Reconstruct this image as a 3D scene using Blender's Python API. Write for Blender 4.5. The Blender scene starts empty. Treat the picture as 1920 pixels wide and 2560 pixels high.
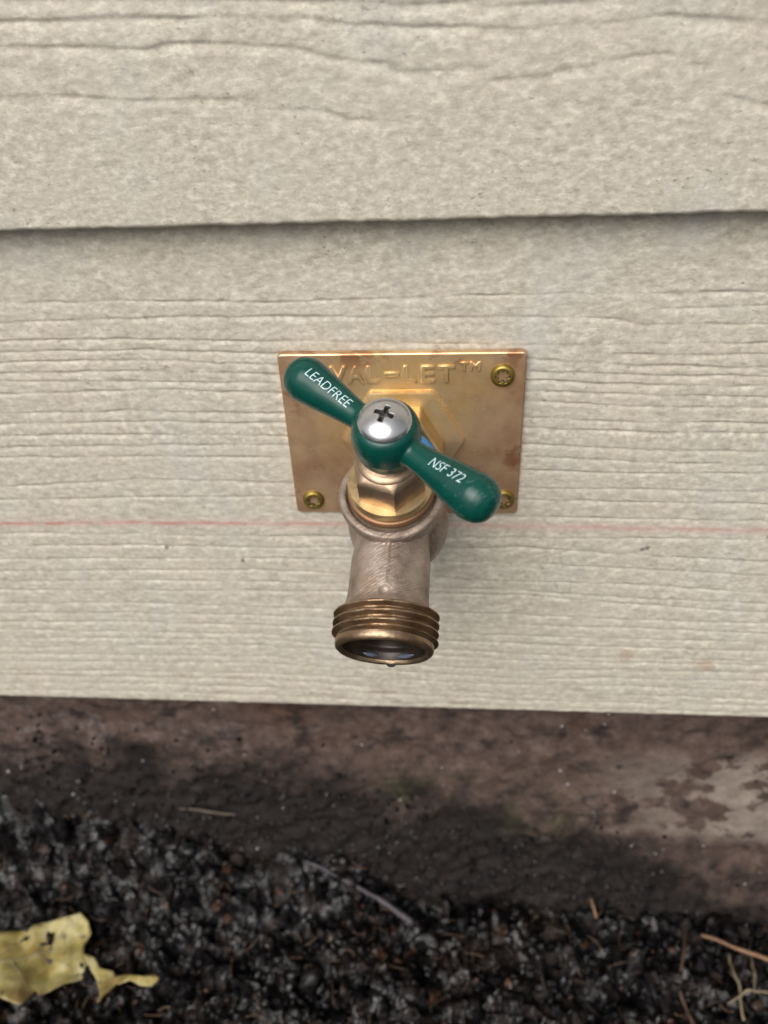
import bpy, bmesh, math, random
import numpy as np
from mathutils import Vector, Matrix
from mathutils.bvhtree import BVHTree

random.seed(7)
R = math.radians
SC = bpy.context.scene
COL = SC.collection

# ------------------------------------------------------------------ camera, sky, sun, exposure
cd = bpy.data.cameras.new('camera')
cam = bpy.data.objects.new('camera', cd)
COL.objects.link(cam)
cd.sensor_fit = 'VERTICAL'
cd.sensor_height = 36.0
cd.sensor_width = 27.0
cd.lens = 27.03
cd.clip_start = 0.01
cd.clip_end = 500
P_, Y_, R_ = 0.60580171, -0.10527305, -0.05326189
F = Vector((math.sin(Y_) * math.cos(P_), math.cos(Y_) * math.cos(P_), -math.sin(P_)))
Rt = F.cross(Vector((0, 0, 1))).normalized()
Up = Rt.cross(F)
R2 = math.cos(R_) * Rt + math.sin(R_) * Up
U2 = -math.sin(R_) * Rt + math.cos(R_) * Up
cam.matrix_world = Matrix(((R2.x, U2.x, -F.x, 0.01393316), (R2.y, U2.y, -F.y, -0.19796972), (R2.z, U2.z, -F.z, 0.11051399), (0, 0, 0, 1)))
cd.dof.use_dof = True
cd.dof.focus_distance = 0.19
cd.dof.aperture_fstop = 11.5
SC.camera = cam
SC.render.resolution_x = 768
SC.render.resolution_y = 1024
SC.view_settings.view_transform = 'Standard'
SC.view_settings.look = 'None'
SC.view_settings.gamma = 1
SC.view_settings.use_curve_mapping = False
SC.view_settings.exposure = 0.63

SUN_EL, SUN_AZ = 44.0, 200.0      # azimuth clockwise from +Y: behind the camera, slightly left
W = bpy.data.worlds.new('World')
SC.world = W
W.use_nodes = True
nt = W.node_tree
bg = nt.nodes['Background']
sky = nt.nodes.new('ShaderNodeTexSky')
sky.sky_type = 'NISHITA'
sky.sun_disc = False
sky.sun_elevation = R(SUN_EL)
sky.sun_rotation = R(SUN_AZ)
sky.air_density = 1.0
sky.dust_density = 6.0
hs = nt.nodes.new('ShaderNodeHueSaturation')          # overcast: the clouds take most of the blue out
hs.inputs['Saturation'].default_value = 0.16
nt.links.new(sky.outputs[0], hs.inputs['Color'])
nt.links.new(hs.outputs[0], bg.inputs[0])
bg.inputs[1].default_value = 0.08
sl = bpy.data.lights.new('sun', 'SUN')
sl.energy = 1.1
sl.angle = R(55)
sl.color = (1.0, 0.955, 0.89)
sun = bpy.data.objects.new('sun', sl)
COL.objects.link(sun)
sd = Vector((math.sin(R(SUN_AZ)) * math.cos(R(SUN_EL)), math.cos(R(SUN_AZ)) * math.cos(R(SUN_EL)), math.sin(R(SUN_EL))))
sun.rotation_euler = sd.to_track_quat('Z', 'Y').to_euler()

# ------------------------------------------------------------------ helpers
MM = 0.001
def empty(name, label, cat, loc=(0, 0, 0), group=None):
    o = bpy.data.objects.new(name, None)
    o.empty_display_size = 0.01
    COL.objects.link(o)
    o.location = loc
    o['label'] = label; o['category'] = cat
    if group: o['group'] = group
    return o
def tag(o, label, cat, group=None, kind=None):
    if label: o['label'] = label
    if cat: o['category'] = cat
    if group: o['group'] = group
    if kind: o['kind'] = kind
    return o
def mesh_obj(name, me, mat, parent=None, smooth=True, matrix=None):
    """mesh given in world coordinates (or local with matrix), linked under parent"""
    o = bpy.data.objects.new(name, me)
    COL.objects.link(o)
    for m in (mat if isinstance(mat, (list, tuple)) else [mat]):
        me.materials.append(m)
    if smooth:
        me.polygons.foreach_set('use_smooth', [True] * len(me.polygons))
    if matrix is not None: me.transform(matrix)
    if parent is not None:
        o.parent = parent
        p = parent; off = Vector((0, 0, 0))
        while p is not None:
            off = off + p.location; p = p.parent
        o.location = -off
    return o
def from_pydata(name, v, f):
    me = bpy.data.meshes.new(name)
    me.from_pydata([tuple(p) for p in v], [], f)
    me.update()
    return me
def grid_mesh(name, X, Y, Z):
    """X,Y,Z are (n,m) arrays in metres"""
    n, m = X.shape
    co = np.stack([X, Y, Z], -1).reshape(-1, 3).astype(np.float32)
    i = np.arange((n - 1) * (m - 1)); a = (i // (m - 1)) * m + i % (m - 1)
    q = np.stack([a, a + 1, a + m + 1, a + m], 1).astype(np.int32)
    me = bpy.data.meshes.new(name)
    me.vertices.add(n * m); me.vertices.foreach_set('co', co.ravel())
    me.loops.add(q.size); me.loops.foreach_set('vertex_index', q.ravel())
    me.polygons.add(len(q)); me.polygons.foreach_set('loop_start', np.arange(len(q), dtype=np.int32) * 4)
    me.polygons.foreach_set('loop_total', np.full(len(q), 4, dtype=np.int32))
    me.update(calc_edges=True)
    return me
def frame(origin, axis, xdir):
    z = Vector(axis).normalized(); x = Vector(xdir); x = (x - z * x.dot(z)).normalized(); y = z.cross(x)
    return Matrix(((x.x, y.x, z.x, origin[0]), (x.y, y.y, z.y, origin[1]), (x.z, y.z, z.z, origin[2]), (0, 0, 0, 1)))
def lathe(prof, n=96, name='lathe', closed=False, rfun=None):
    """prof: (r, z) in mm; revolved round z"""
    v = []; f = []
    for k, (r, z) in enumerate(prof):
        for i in range(n):
            t = 2 * math.pi * i / n
            rr = rfun(k, r, z, t) if rfun else r
            v.append((rr * math.cos(t) * MM, rr * math.sin(t) * MM, z * MM))
    for k in range(len(prof) - 1):
        for i in range(n):
            j = (i + 1) % n
            f.append((k * n + i, k * n + j, (k + 1) * n + j, (k + 1) * n + i))
    if closed:
        f.append(tuple(reversed(range(n)))); b = (len(prof) - 1) * n; f.append(tuple(b + i for i in range(n)))
    return from_pydata(name, v, f)
def join(meshes, name):
    bm = bmesh.new()
    for me in meshes:
        bm.from_mesh(me)
    out = bpy.data.meshes.new(name); bm.to_mesh(out); bm.free(); return out
def xf(me, M):
    me.transform(M); return me
def remesh(me, voxel, smooth=6, factor=0.5):
    o = bpy.data.objects.new('tmp', me); COL.objects.link(o)
    m = o.modifiers.new('r', 'REMESH'); m.mode = 'VOXEL'; m.voxel_size = voxel
    if smooth:
        s = o.modifiers.new('s', 'SMOOTH'); s.iterations = smooth; s.factor = factor
    dg = bpy.context.evaluated_depsgraph_get()
    out = bpy.data.meshes.new_from_object(o.evaluated_get(dg))
    bpy.data.objects.remove(o)
    return out
def sphere(c, r, name='s', sx=1, sy=1, sz=1):
    bm = bmesh.new(); bmesh.ops.create_uvsphere(bm, u_segments=48, v_segments=32, radius=r * MM)
    me = bpy.data.meshes.new(name); bm.to_mesh(me); bm.free()
    me.transform(Matrix.Translation(Vector(c) * MM) @ Matrix.Diagonal((sx, sy, sz, 1)))
    return me
def text_mesh(s, w, h, extrude=0.0, bevel=0.0, res=3, offset=0.0):
    """text laid in XY, centred, scaled to w x h mm (world metres)"""
    c = bpy.data.curves.new('t', 'FONT'); c.body = s; c.size = 1; c.resolution_u = res
    c.offset = offset
    o = bpy.data.objects.new('t', c); COL.objects.link(o)
    dg = bpy.context.evaluated_depsgraph_get()
    flat = bpy.data.meshes.new_from_object(o.evaluated_get(dg))
    xs = [v.co.x for v in flat.vertices]; ys = [v.co.y for v in flat.vertices]
    x0, x1, y0, y1 = min(xs), max(xs), min(ys), max(ys)
    sx = w * MM / (x1 - x0); sy = h * MM / (y1 - y0)
    if extrude:
        c.extrude = extrude / (h / (y1 - y0)); c.bevel_depth = bevel / (h / (y1 - y0)); c.bevel_resolution = 1
        dg = bpy.context.evaluated_depsgraph_get(); dg.update()
        flat = bpy.data.meshes.new_from_object(o.evaluated_get(dg))
    bpy.data.objects.remove(o)
    flat.transform(Matrix.Diagonal((sx, sy, sy, 1)) @ Matrix.Translation((-(x0 + x1) / 2, -(y0 + y1) / 2, 0)))
    flat.materials.clear()
    return flat
# --- numpy noise
def _h(ix, iy, s):
    n = (ix.astype(np.int64) * 374761393 + iy.astype(np.int64) * 668265263 + s * 1442695041) & 0xffffffff
    n = ((n ^ (n >> 13)) * 1274126177) & 0xffffffff
    return ((n ^ (n >> 16)) & 0xffff) / 65535.0
def vn(x, y, s=0):
    ix = np.floor(x); iy = np.floor(y); fx = x - ix; fy = y - iy
    fx = fx * fx * (3 - 2 * fx); fy = fy * fy * (3 - 2 * fy)
    a = _h(ix, iy, s); b = _h(ix + 1, iy, s); c = _h(ix, iy + 1, s); d = _h(ix + 1, iy + 1, s)
    return (a * (1 - fx) + b * fx) * (1 - fy) + (c * (1 - fx) + d * fx) * fy
def fbm(x, y, o=4, s=0):
    t = 0; a = 0.5; n = 0
    for k in range(o):
        t = t + a * vn(x * 2 ** k + 17.3 * k, y * 2 ** k - 9.1 * k, s + k); n += a; a *= 0.5
    return t / n
def worley(x, y, s=0):
    ix = np.floor(x); iy = np.floor(y); d = np.full(x.shape, 9.0); idv = np.zeros(x.shape)
    for i in (-1, 0, 1):
        for j in (-1, 0, 1):
            px = ix + i + _h(ix + i, iy + j, s); py = iy + j + _h(ix + i, iy + j, s + 5)
            e = np.hypot(px - x, py - y); m = e < d
            d = np.where(m, e, d); idv = np.where(m, _h(ix + i, iy + j, s + 9), idv)
    return d, idv
def spaced(a, b, step, out, ratio=1.35, first=None):
    """dense from a to b at step, then growing steps out to +-out"""
    mid = np.arange(a, b + step * .5, step); st = step; L = []; x = a
    while x > -out:
        st *= ratio; x = max(x - st, -out); L.append(x)
    st = step; Rr = []; x = b
    while x < out:
        st *= ratio; x = min(x + st, out); Rr.append(x)
    return np.array(L[::-1] + list(mid) + Rr)

# ------------------------------------------------------------------ grain lines of the boards (mm)
LOW=[[(-111.2,41.3),(-71.1,41.3),(-32.3,40.2),(0.1,40.9),(33.7,41.3),(62.4,40.8),(94.2,40.8)],[(-113.1,35.5),(-72.2,36.4),(-32.8,36.2),(-0.0,35.5),(34.1,35.1),(57.1,34.3),(63.5,32.6),(96.1,32.3)],[(69.0,36.8),(95.0,37.2)],[(-114.8,30.4),(-73.5,30.3),(-33.6,29.3),(-0.2,28.3),(34.5,27.2),(64.2,27.3),(97.2,27.2)],[(-115.8,27.2),(-74.2,27.2),(-34.0,25.6),(34.8,23.2),(65.0,20.9),(98.7,20.1)],[(60.3,24.4),(98.0,23.7)],[(-116.9,23.8),(-74.8,24.2),(-34.4,22.4),(35.0,19.6),(65.4,18.3),(99.3,17.5)],[(-117.9,20.7),(-75.6,20.8),(-34.7,19.4),(35.1,17.1),(65.8,15.4),(99.9,14.9)],[(-118.9,17.8),(-76.2,17.8),(-35.1,16.6),(35.3,14.1),(66.2,12.5),(100.6,11.5)],[(-120.1,14.0),(-76.8,15.1),(-35.4,13.7),(35.5,10.8),(66.7,8.9),(101.3,8.5)],[(-122.2,7.5),(-78.3,8.3),(-36.2,7.1),(35.8,5.5),(67.3,4.0),(102.4,3.6)],[(-123.4,4.0),(-79.1,4.8),(-36.5,4.0),(36.0,2.6),(67.7,0.8),(103.1,0.5)],[(-124.6,0.1),(-80.0,0.5),(-37.0,-0.1),(36.3,-2.9),(68.5,-5.0),(104.4,-5.6)],[(-125.9,-3.8),(-80.8,-3.2),(-37.3,-2.9),(36.6,-7.0),(69.1,-9.0),(105.3,-10.0)],[(-127.1,-7.6),(-81.6,-7.0),(-37.8,-7.3),(36.8,-11.7),(69.6,-12.6),(106.0,-12.7)],[(-130.6,-18.5),(-83.4,-15.2),(-38.9,-16.4),(37.2,-17.8),(70.3,-18.4),(107.3,-19.0)],[(-132.2,-23.3),(-84.9,-22.0),(-39.4,-21.4),(37.5,-22.2),(66.2,-22.6),(108.3,-23.3)],[(23.0,-28.2),(66.9,-28.8),(109.6,-29.4)],[(-136.5,-36.4),(-92.2,-36.5),(-49.1,-36.5),(36.8,-36.3),(67.8,-36.1),(111.1,-36.2)],[(-138.2,-41.8),(-93.1,-40.6),(-49.7,-41.2),(37.0,-40.0),(68.6,-42.4),(112.9,-44.4)],[(-140.0,-47.2),(-94.4,-46.2),(-50.3,-45.5),(37.3,-46.1),(69.3,-47.7),(114.1,-50.1)],[(-141.7,-52.5),(-95.5,-51.4),(-50.9,-50.3),(37.8,-53.9),(70.1,-54.0),(115.7,-57.3)],[(-143.1,-56.9),(-96.5,-55.7),(-51.6,-55.2),(38.0,-57.6),(70.8,-59.8),(116.7,-61.6)],[(-144.3,-60.7),(-97.5,-60.1),(-52.1,-59.2),(38.1,-59.4),(71.1,-62.6),(117.5,-65.3)],[(-146.4,-67.1),(-98.8,-65.7),(-53.1,-66.4),(38.6,-67.9),(72.0,-69.3),(118.4,-69.7)],[(-147.8,-71.4),(-99.8,-70.2),(-53.6,-70.2),(38.8,-72.6),(72.4,-72.8),(119.4,-74.2)],[(-149.2,-75.7),(-100.8,-74.5),(-54.2,-74.8),(39.1,-77.3),(73.0,-77.8),(120.3,-78.1)],[(-150.5,-79.6),(-101.8,-79.1),(-54.8,-79.1),(39.3,-81.1),(73.5,-81.8),(121.1,-82.0)],[(-151.8,-83.7),(-102.6,-82.4),(-55.1,-81.8),(39.6,-86.0),(74.1,-86.6),(122.2,-86.8)],[(-153.3,-88.3),(-103.4,-86.1),(-55.5,-84.3),(39.7,-89.2),(74.4,-89.0),(122.5,-88.4)],[(-154.4,-91.6),(-104.5,-90.6),(-56.2,-89.9),(40.0,-94.0),(74.8,-92.3),(123.4,-92.3)],[(-155.6,-95.5),(-105.3,-94.3),(-56.6,-93.1),(40.2,-97.9),(75.3,-96.5),(124.2,-96.1)],[(-157.1,-99.9),(-106.3,-99.0),(-57.3,-98.5),(40.4,-101.1),(75.8,-100.2),(125.3,-101.1)],[(-158.0,-102.8),(-107.1,-102.1),(-57.8,-101.6),(40.7,-106.3),(76.3,-104.6),(126.2,-105.2)],[(-159.3,-106.9),(-107.8,-105.5),(-58.3,-105.5),(40.8,-109.0),(126.9,-108.2)],[(-160.7,-111.1),(-108.7,-109.5),(-58.8,-109.8),(41.0,-112.1),(77.2,-111.9),(127.6,-111.6)]]
UPP=[[(-83.6,106.5),(-63.0,105.8),(-41.3,105.4),(-20.5,104.1),(-0.7,102.1),(-0.7,101.7),(16.2,101.3),(28.2,100.1),(39.0,100.5),(46.9,100.8),(59.2,101.6),(77.3,99.3)],[(-85.2,101.6),(-66.9,100.7),(-54.1,99.8),(-48.8,100.6),(-33.6,100.0),(-21.1,98.9),(-13.8,96.9),(-0.9,95.2),(2.0,93.3),(11.4,93.0),(17.3,93.8),(20.3,93.3)],[(22.3,91.1),(33.6,91.1),(36.4,92.5),(43.1,92.7),(52.3,94.8),(59.4,94.8),(63.4,92.7),(68.2,92.1)],[(-88.4,91.6),(-72.1,91.3),(-61.6,90.2),(-32.1,89.0)],[(-31.2,87.7),(-15.7,86.6),(-9.6,84.8),(-1.4,83.6)],[(-82.3,110.3),(-62.1,109.4),(-20.2,107.5),(-0.5,106.1),(2.4,105.6),(13.8,105.5),(18.5,105.5)],[(20.9,104.6),(38.6,104.7),(46.4,104.9)],[(72.6,86.2),(80.5,84.6)]]
RED=[[(-135.2,-32.5),(-87.0,-31.8),(-40.6,-31.6),(10.6,-31.6),(38.0,-31.9),(67.4,-32.2),(110.3,-32.8)]]

# ------------------------------------------------------------------ materials
class NT:
    def __init__(s, name):
        s.m = bpy.data.materials.new(name); s.m.use_nodes = True; s.t = s.m.node_tree
        s.b = s.t.nodes['Principled BSDF']; s.tc = s.t.nodes.new('ShaderNodeTexCoord').outputs['Object']
    def link(s, a, b): s.t.links.new(a, b)
    def setv(s, k, v): s.b.inputs[k].default_value = v
    def mapping(s, scale=(1, 1, 1), rot=(0, 0, 0), src=None):
        n = s.t.nodes.new('ShaderNodeMapping'); n.inputs['Scale'].default_value = scale; n.inputs['Rotation'].default_value = rot
        s.link(src or s.tc, n.inputs[0]); return n.outputs[0]
    def noise(s, scale, detail=4, rough=0.55, vec=None, dist=0.0):
        n = s.t.nodes.new('ShaderNodeTexNoise'); n.inputs['Scale'].default_value = scale; n.inputs['Detail'].default_value = detail
        n.inputs['Roughness'].default_value = rough; n.inputs['Distortion'].default_value = dist
        s.link(vec or s.tc, n.inputs['Vector']); return n.outputs['Fac']
    def voro(s, scale, vec=None, out='Distance'):
        n = s.t.nodes.new('ShaderNodeTexVoronoi'); n.inputs['Scale'].default_value = scale
        s.link(vec or s.tc, n.inputs['Vector']); return n.outputs[out]
    def ramp(s, fac, stops, interp='LINEAR'):
        n = s.t.nodes.new('ShaderNodeValToRGB'); n.color_ramp.interpolation = interp; e = n.color_ramp.elements
        while len(e) < len(stops): e.new(0.5)
        for k, (p, c) in enumerate(stops):
            e[k].position = p; e[k].color = (c, c, c, 1) if isinstance(c, (int, float)) else (*c, 1)
        s.link(fac, n.inputs[0]); return n.outputs[0]
    def mix(s, fac, a, b, mode='MIX'):
        n = s.t.nodes.new('ShaderNodeMix'); n.data_type = 'RGBA'; n.blend_type = mode
        for v, i in ((fac, 0), (a, 6), (b, 7)):
            if hasattr(v, 'links'): s.link(v, n.inputs[i])
            elif isinstance(v, (int, float)) : n.inputs[i].default_value = v if i == 0 else (v, v, v, 1)
            else: n.inputs[i].default_value = (*v, 1)
        return n.outputs[2]
    def math(s, op, a, b=None, c=None, clamp=False):
        n = s.t.nodes.new('ShaderNodeMath'); n.operation = op; n.use_clamp = clamp
        for i, v in enumerate((a, b, c)):
            if v is None: continue
            if hasattr(v, 'links'): s.link(v, n.inputs[i])
            else: n.inputs[i].default_value = v
        return n.outputs[0]
    def xyz(s, src=None):
        n = s.t.nodes.new('ShaderNodeSeparateXYZ'); s.link(src or s.tc, n.inputs[0]); return n.outputs
    def basis(s, rows):
        c = s.t.nodes.new('ShaderNodeCombineXYZ')
        for i, (v, k) in enumerate(rows):
            d = s.t.nodes.new('ShaderNodeVectorMath'); d.operation = 'DOT_PRODUCT'; s.link(s.tc, d.inputs[0]); d.inputs[1].default_value = tuple(Vector(v).normalized() * k)
            s.link(d.outputs['Value'], c.inputs[i])
        return c.outputs[0]
    def bump(s, h, strength=0.3, dist=0.0002, normal=None):
        n = s.t.nodes.new('ShaderNodeBump'); n.inputs['Strength'].default_value = strength; n.inputs['Distance'].default_value = dist
        s.link(h, n.inputs['Height'])
        if normal: s.link(normal, n.inputs['Normal'])
        s.last = n.outputs[0]; s.link(n.outputs[0], s.b.inputs['Normal']); return n.outputs[0]
    def color(s, c): s.link(c, s.b.inputs['Base Color'])

def mat_siding():
    n = NT('painted_fibre_board')
    x, y, z = n.xyz()
    # paint tone: soft blotches, slightly streaked along the grain
    str_ = n.mapping((.8, 1, 1.5))
    a = n.noise(360, 7, 0.74, str_)
    base = n.ramp(a, [(0.36, (.362, .328, .268)), (0.46, (.440, .404, .336)), (0.54, (.488, .450, .379)), (0.60, (.575, .538, .460))])
    f1 = n.ramp(n.noise(720, 2, .5, n.mapping((.8, 1, 1.1))), [(.40, (.90, .895, .88)), (.60, (1.08, 1.075, 1.05))])
    base = n.mix(1.0, base, f1, 'MULTIPLY')
    big = n.noise(26, 5, 0.6)
    base = n.mix(n.ramp(big, [(0.35, 0.0), (0.75, 0.35)]), base, (.52, .455, .37))
    cool = n.noise(31, 3, 0.5, n.mapping((1.3, 1, .8), (0, .3, 0)))
    base = n.mix(n.ramp(cool, [(0.5, 0.0), (0.75, 0.35)]), base, (.44, .45, .45))
    # dirt specks
    sp = n.noise(420, 3, 0.6, n.mapping((1, 1, 1.7), (0, R(24), 0)))
    spm = n.ramp(sp, [(0.63, 0.0), (0.70, 0.75)])
    cl = n.ramp(n.noise(38, 3, .6), [(0.42, 0.15), (0.66, 1.0)])
    base = n.mix(n.math('MULTIPLY', spm, cl), base, (.19, .17, .145))
    # brown grime near the bottom edge of the low board
    gr = n.noise(120, 4, .6, n.mapping((.6, 1, 3.0)))
    low = n.ramp(n.math('MULTIPLY_ADD', z, -18.0, -1.40), [(0.0, 0.0), (1.0, 1.0)])
    base = n.mix(n.math('MULTIPLY', n.ramp(gr, [(0.56, 0.0), (0.68, 0.8)]), low), base, (.25, .19, .13))
    return n, base, (x, y, z)
def finish_siding(n, base):
    n.color(base)
    n.setv('Roughness', 0.62)
    h1 = n.noise(480, 4, 0.6, n.mapping((1, 1, 1.3)))
    b = n.bump(h1, 0.65, 0.0003)
    h2 = n.noise(190, 3, 0.5, n.mapping((.8, 1, 1.5), (0, R(18), 0)))
    n.bump(h2, 0.22, 0.0006, b)
    return n.m
def arc_points(n, x, z, cx, cz, r, soft):
    dx = n.math('SUBTRACT', x, cx); dz = n.math('SUBTRACT', z, cz)
    d = n.math('SQRT', n.math('ADD', n.math('MULTIPLY', dx, dx), n.math('MULTIPLY', dz, dz)))
    d = n.math('ADD', d, n.math('MULTIPLY', n.math('SUBTRACT', n.noise(300, 2), 0.5), r * 1.2))
    return n.math('SUBTRACT', 1.0, n.math('DIVIDE', n.math('SUBTRACT', d, r), soft, clamp=True), clamp=True)
def mat_siding_plain():
    n, base, _ = mat_siding(); return finish_siding(n, base)
def mat_siding_line():
    """the low board: a snapped red chalk line and a few brown stains"""
    n, base, (x, y, z) = mat_siding()
    cur = n.t.nodes.new('ShaderNodeFloatCurve'); c = cur.mapping.curves[0]
    pts = RED[0]
    lo, hi = -0.15, 0.13
    fx = n.math('DIVIDE', n.math('SUBTRACT', x, lo), hi - lo, clamp=True); n.link(fx, cur.inputs['Value'])
    for k, (px, pz) in enumerate(pts):
        u = (px * MM - lo) / (hi - lo); v = (pz + 40) / 16.0
        if k == 0: c.points[0].location = (u, v)
        elif k == len(pts) - 1: c.points[-1].location = (u, v)
        else: c.points.new(u, v)
    cur.mapping.update()
    zl = n.math('MULTIPLY_ADD', cur.outputs[0], 0.016, -0.040)
    wob = n.math('MULTIPLY', n.math('SUBTRACT', n.noise(60, 2), .5), .0012)
    d = n.math('ABSOLUTE', n.math('SUBTRACT', n.math('SUBTRACT', z, zl), wob))
    core = n.math('SUBTRACT', 1.0, n.math('DIVIDE', d, 0.0010, clamp=True), clamp=True)
    halo = n.math('SUBTRACT', 1.0, n.math('DIVIDE', d, 0.0026, clamp=True), clamp=True)
    brk = n.ramp(n.noise(330, 4, .7, n.mapping((.5, 1, 1))), [(0.38, 0.25), (0.58, 1.0)])
    core = n.math('MULTIPLY', core, brk)
    # fainter and more smeared towards the right
    fade = n.ramp(fx, [(0.0, 1.0), (0.35, .95), (0.5, 0.5), (1.0, 0.62)])
    base = n.mix(n.math('MULTIPLY', halo, 0.38), base, (.52, .36, .32))
    base = n.mix(n.math('MULTIPLY', n.math('MULTIPLY', core, fade), .85), base, (.43, .17, .14))
    for cx, cz, r in ((.0749, -.0853, .0020), (.1015, -.0895, .0024), (.104, -.0905, .0014)):
        m = arc_points(n, x, z, cx, cz, r, 0.0006); base = n.mix(n.math('MULTIPLY', m, .6), base, (.36, .28, .20))
    for cx, cz, r in ((-.0549, -.0466, .0006), (.074, -.0403, .0006), (.0755, -.0398, .0005), (-.0801, -.0416, .0005)):
        m = arc_points(n, x, z, cx, cz, r, 0.0004); base = n.mix(n.math('MULTIPLY', m, .8), base, (.14, .11, .10))
    return finish_siding(n, base)

def mat_concrete():
    n = NT('stained_concrete'); x, y, z = n.xyz()
    a = n.noise(130, 9, .78)
    base = n.ramp(a, [(0.3, (.040, .026, .021)), (0.5, (.092, .062, .050)), (0.70, (.165, .120, .102))])
    rust = n.ramp(n.noise(26, 5, .6), [(0.52, 0), (0.68, .7)])
    top = n.ramp(n.math('MULTIPLY_ADD', z, 16.0, 2.9), [(0.0, 0.0), (1.0, 1.0)])
    base = n.mix(n.math('MULTIPLY', rust, top), base, (.085, .036, .018))
    # dark organic blots
    bl = n.ramp(n.noise(70, 6, .68, n.mapping((1, 1, 1.4))), [(0.50, 0), (0.64, .8)])
    base = n.mix(bl, base, (.012, .009, .009))
    # bare light patches to the right
    rx = n.ramp(n.math('MULTIPLY_ADD', x, 14.0, -.95), [(0, 0), (1, 1)])
    pt = n.ramp(n.noise(48, 6, .65, n.mapping((1, 1, 1.5))), [(0.475, 0), (0.51, 1)])
    zz = n.ramp(n.math('MULTIPLY_ADD', n.math('ABSOLUTE', n.math('ADD', z, .184)), -30.0, 1.15), [(0.3, 0), (.6, 1)])
    lt = n.ramp(n.noise(200, 4, .6), [(.3, (.17, .135, .11)), (.7, (.27, .225, .19))])
    base = n.mix(n.math('MULTIPLY', n.math('MULTIPLY', rx, pt), zz), base, lt)
    # moss smear
    g = n.ramp(n.noise(45, 4, .6), [(0.44, 0), (0.6, .75)])
    gx = n.ramp(n.math('MULTIPLY_ADD', n.math('ABSOLUTE', n.math('SUBTRACT', x, .02)), -18, 1.0), [(0, 0), (.6, 1)])
    gz = n.ramp(n.math('MULTIPLY_ADD', n.math('ABSOLUTE', n.math('ADD', z, .195)), -40, 1.0), [(0, 0), (.6, 1)])
    base = n.mix(n.math('MULTIPLY', n.math('MULTIPLY', g, gx), gz), base, (.055, .06, .022))
    # splashed soil: its upper limit falls from left to right
    wob = n.math('MULTIPLY', n.math('SUBTRACT', n.noise(34, 7, .72), .5), .13)
    lim = n.math('ADD', n.math('MULTIPLY_ADD', n.math('MULTIPLY', x, x), -.8, n.math('MULTIPLY_ADD', x, -.25, -.171)), wob)
    m = n.math('DIVIDE', n.math('SUBTRACT', lim, z), .030, clamp=True)
    soil = n.ramp(n.noise(300, 6, .78), [(.35, (.0035, .003, .003)), (.56, (.010, .008, .0078)), (.68, (.034, .027, .025)), (.8, (.07, .058, .054))])
    base = n.mix(n.math('MULTIPLY', m, .93), base, soil)
    ef = n.math('SUBTRACT', 1.0, n.math('DIVIDE', n.math('ABSOLUTE', n.math('SUBTRACT', n.math('SUBTRACT', z, lim), .004)), .012, clamp=True), clamp=True)
    el = n.ramp(n.math('MULTIPLY_ADD', x, -12.0, -.5), [(0, 0), (1, 1)])
    base = n.mix(n.math('MULTIPLY', n.math('MULTIPLY', ef, el), n.ramp(n.noise(330, 4, .7), [(.5, 0), (.6, .8)])), base, (.17, .145, .145))
    # white grit
    w = n.voro(120); wm = n.ramp(w, [(0.05, .9), (0.08, 0)])
    base = n.mix(n.math('MULTIPLY', wm, n.ramp(n.noise(40, 2), [(.5, 0), (.55, 1)])), base, (.45, .45, .47))
    n.color(base); n.link(n.ramp(n.noise(150, 3), [(.3, .55), (.7, .9)]), n.b.inputs['Roughness']); n.setv('Specular IOR Level', .22)
    b = n.bump(n.noise(350, 5, .7), .8, .0012)
    n.bump(n.noise(90, 5, .6), .4, .002, b)
    return n.m
def mat_soil(name='wet_black_soil', crumb=False):
    n = NT(name)
    base = n.ramp(n.noise(260, 6, .7), [(0.3, (.0022, .002, .0021)), (0.5, (.005, .0045, .0048)), (0.62, (.010, .0085, .0086)), (.74, (.048, .038, .035))])
    vd = n.voro(210, out='Color', vec=n.mapping((1, 1, .5))); sd_ = n.t.nodes.new('ShaderNodeSeparateColor'); n.link(vd, sd_.inputs[0])
    base = n.mix(n.ramp(sd_.outputs[1], [(.7, 0), (.95, .8)]), base, (.032, .025, .023))
    pt = n.noise(24, 4, .6)
    base = n.mix(n.ramp(pt, [(.52, 0), (.68, .45)]), base, (.020, .013, .010))
    vc = n.voro(260, out='Color'); s = n.t.nodes.new('ShaderNodeSeparateColor'); n.link(vc, s.inputs[0])
    base = n.mix(n.ramp(s.outputs[0], [(.975, 0), (.985, .7)]), base, (.07, .035, .02))
    n.color(base)
    n.link(n.ramp(n.noise(160, 4), [(.42, .08), (.54, .22), (.64, .8)]), n.b.inputs['Roughness'])
    n.link(n.ramp(n.noise(120, 3), [(.40, .85), (.50, .25), (.56, .03)]), n.b.inputs['Specular IOR Level'])
    b = n.bump(n.noise(1300, 3, .6), .25, .0003)
    n.bump(n.noise(330, 4, .6), .8, .0018, b)
    return n.m
def mat_plain(name, c, rough=.6, metal=0.0, c2=None, scale=200, bump=0.2, dist=.0002, coat=0.0, stretch=(1, 1, 1)):
    n = NT(name)
    v = n.mapping(stretch)
    if c2: n.color(n.ramp(n.noise(scale, 4, .6, v), [(.35, c), (.65, c2)]))
    else: n.setv('Base Color', (*c, 1))
    n.setv('Roughness', rough); n.setv('Metallic', metal); n.setv('Coat Weight', coat); n.setv('Coat Roughness', .12)
    if bump: n.bump(n.noise(scale * 3, 3, .6, v), bump, dist)
    return n.m
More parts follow.
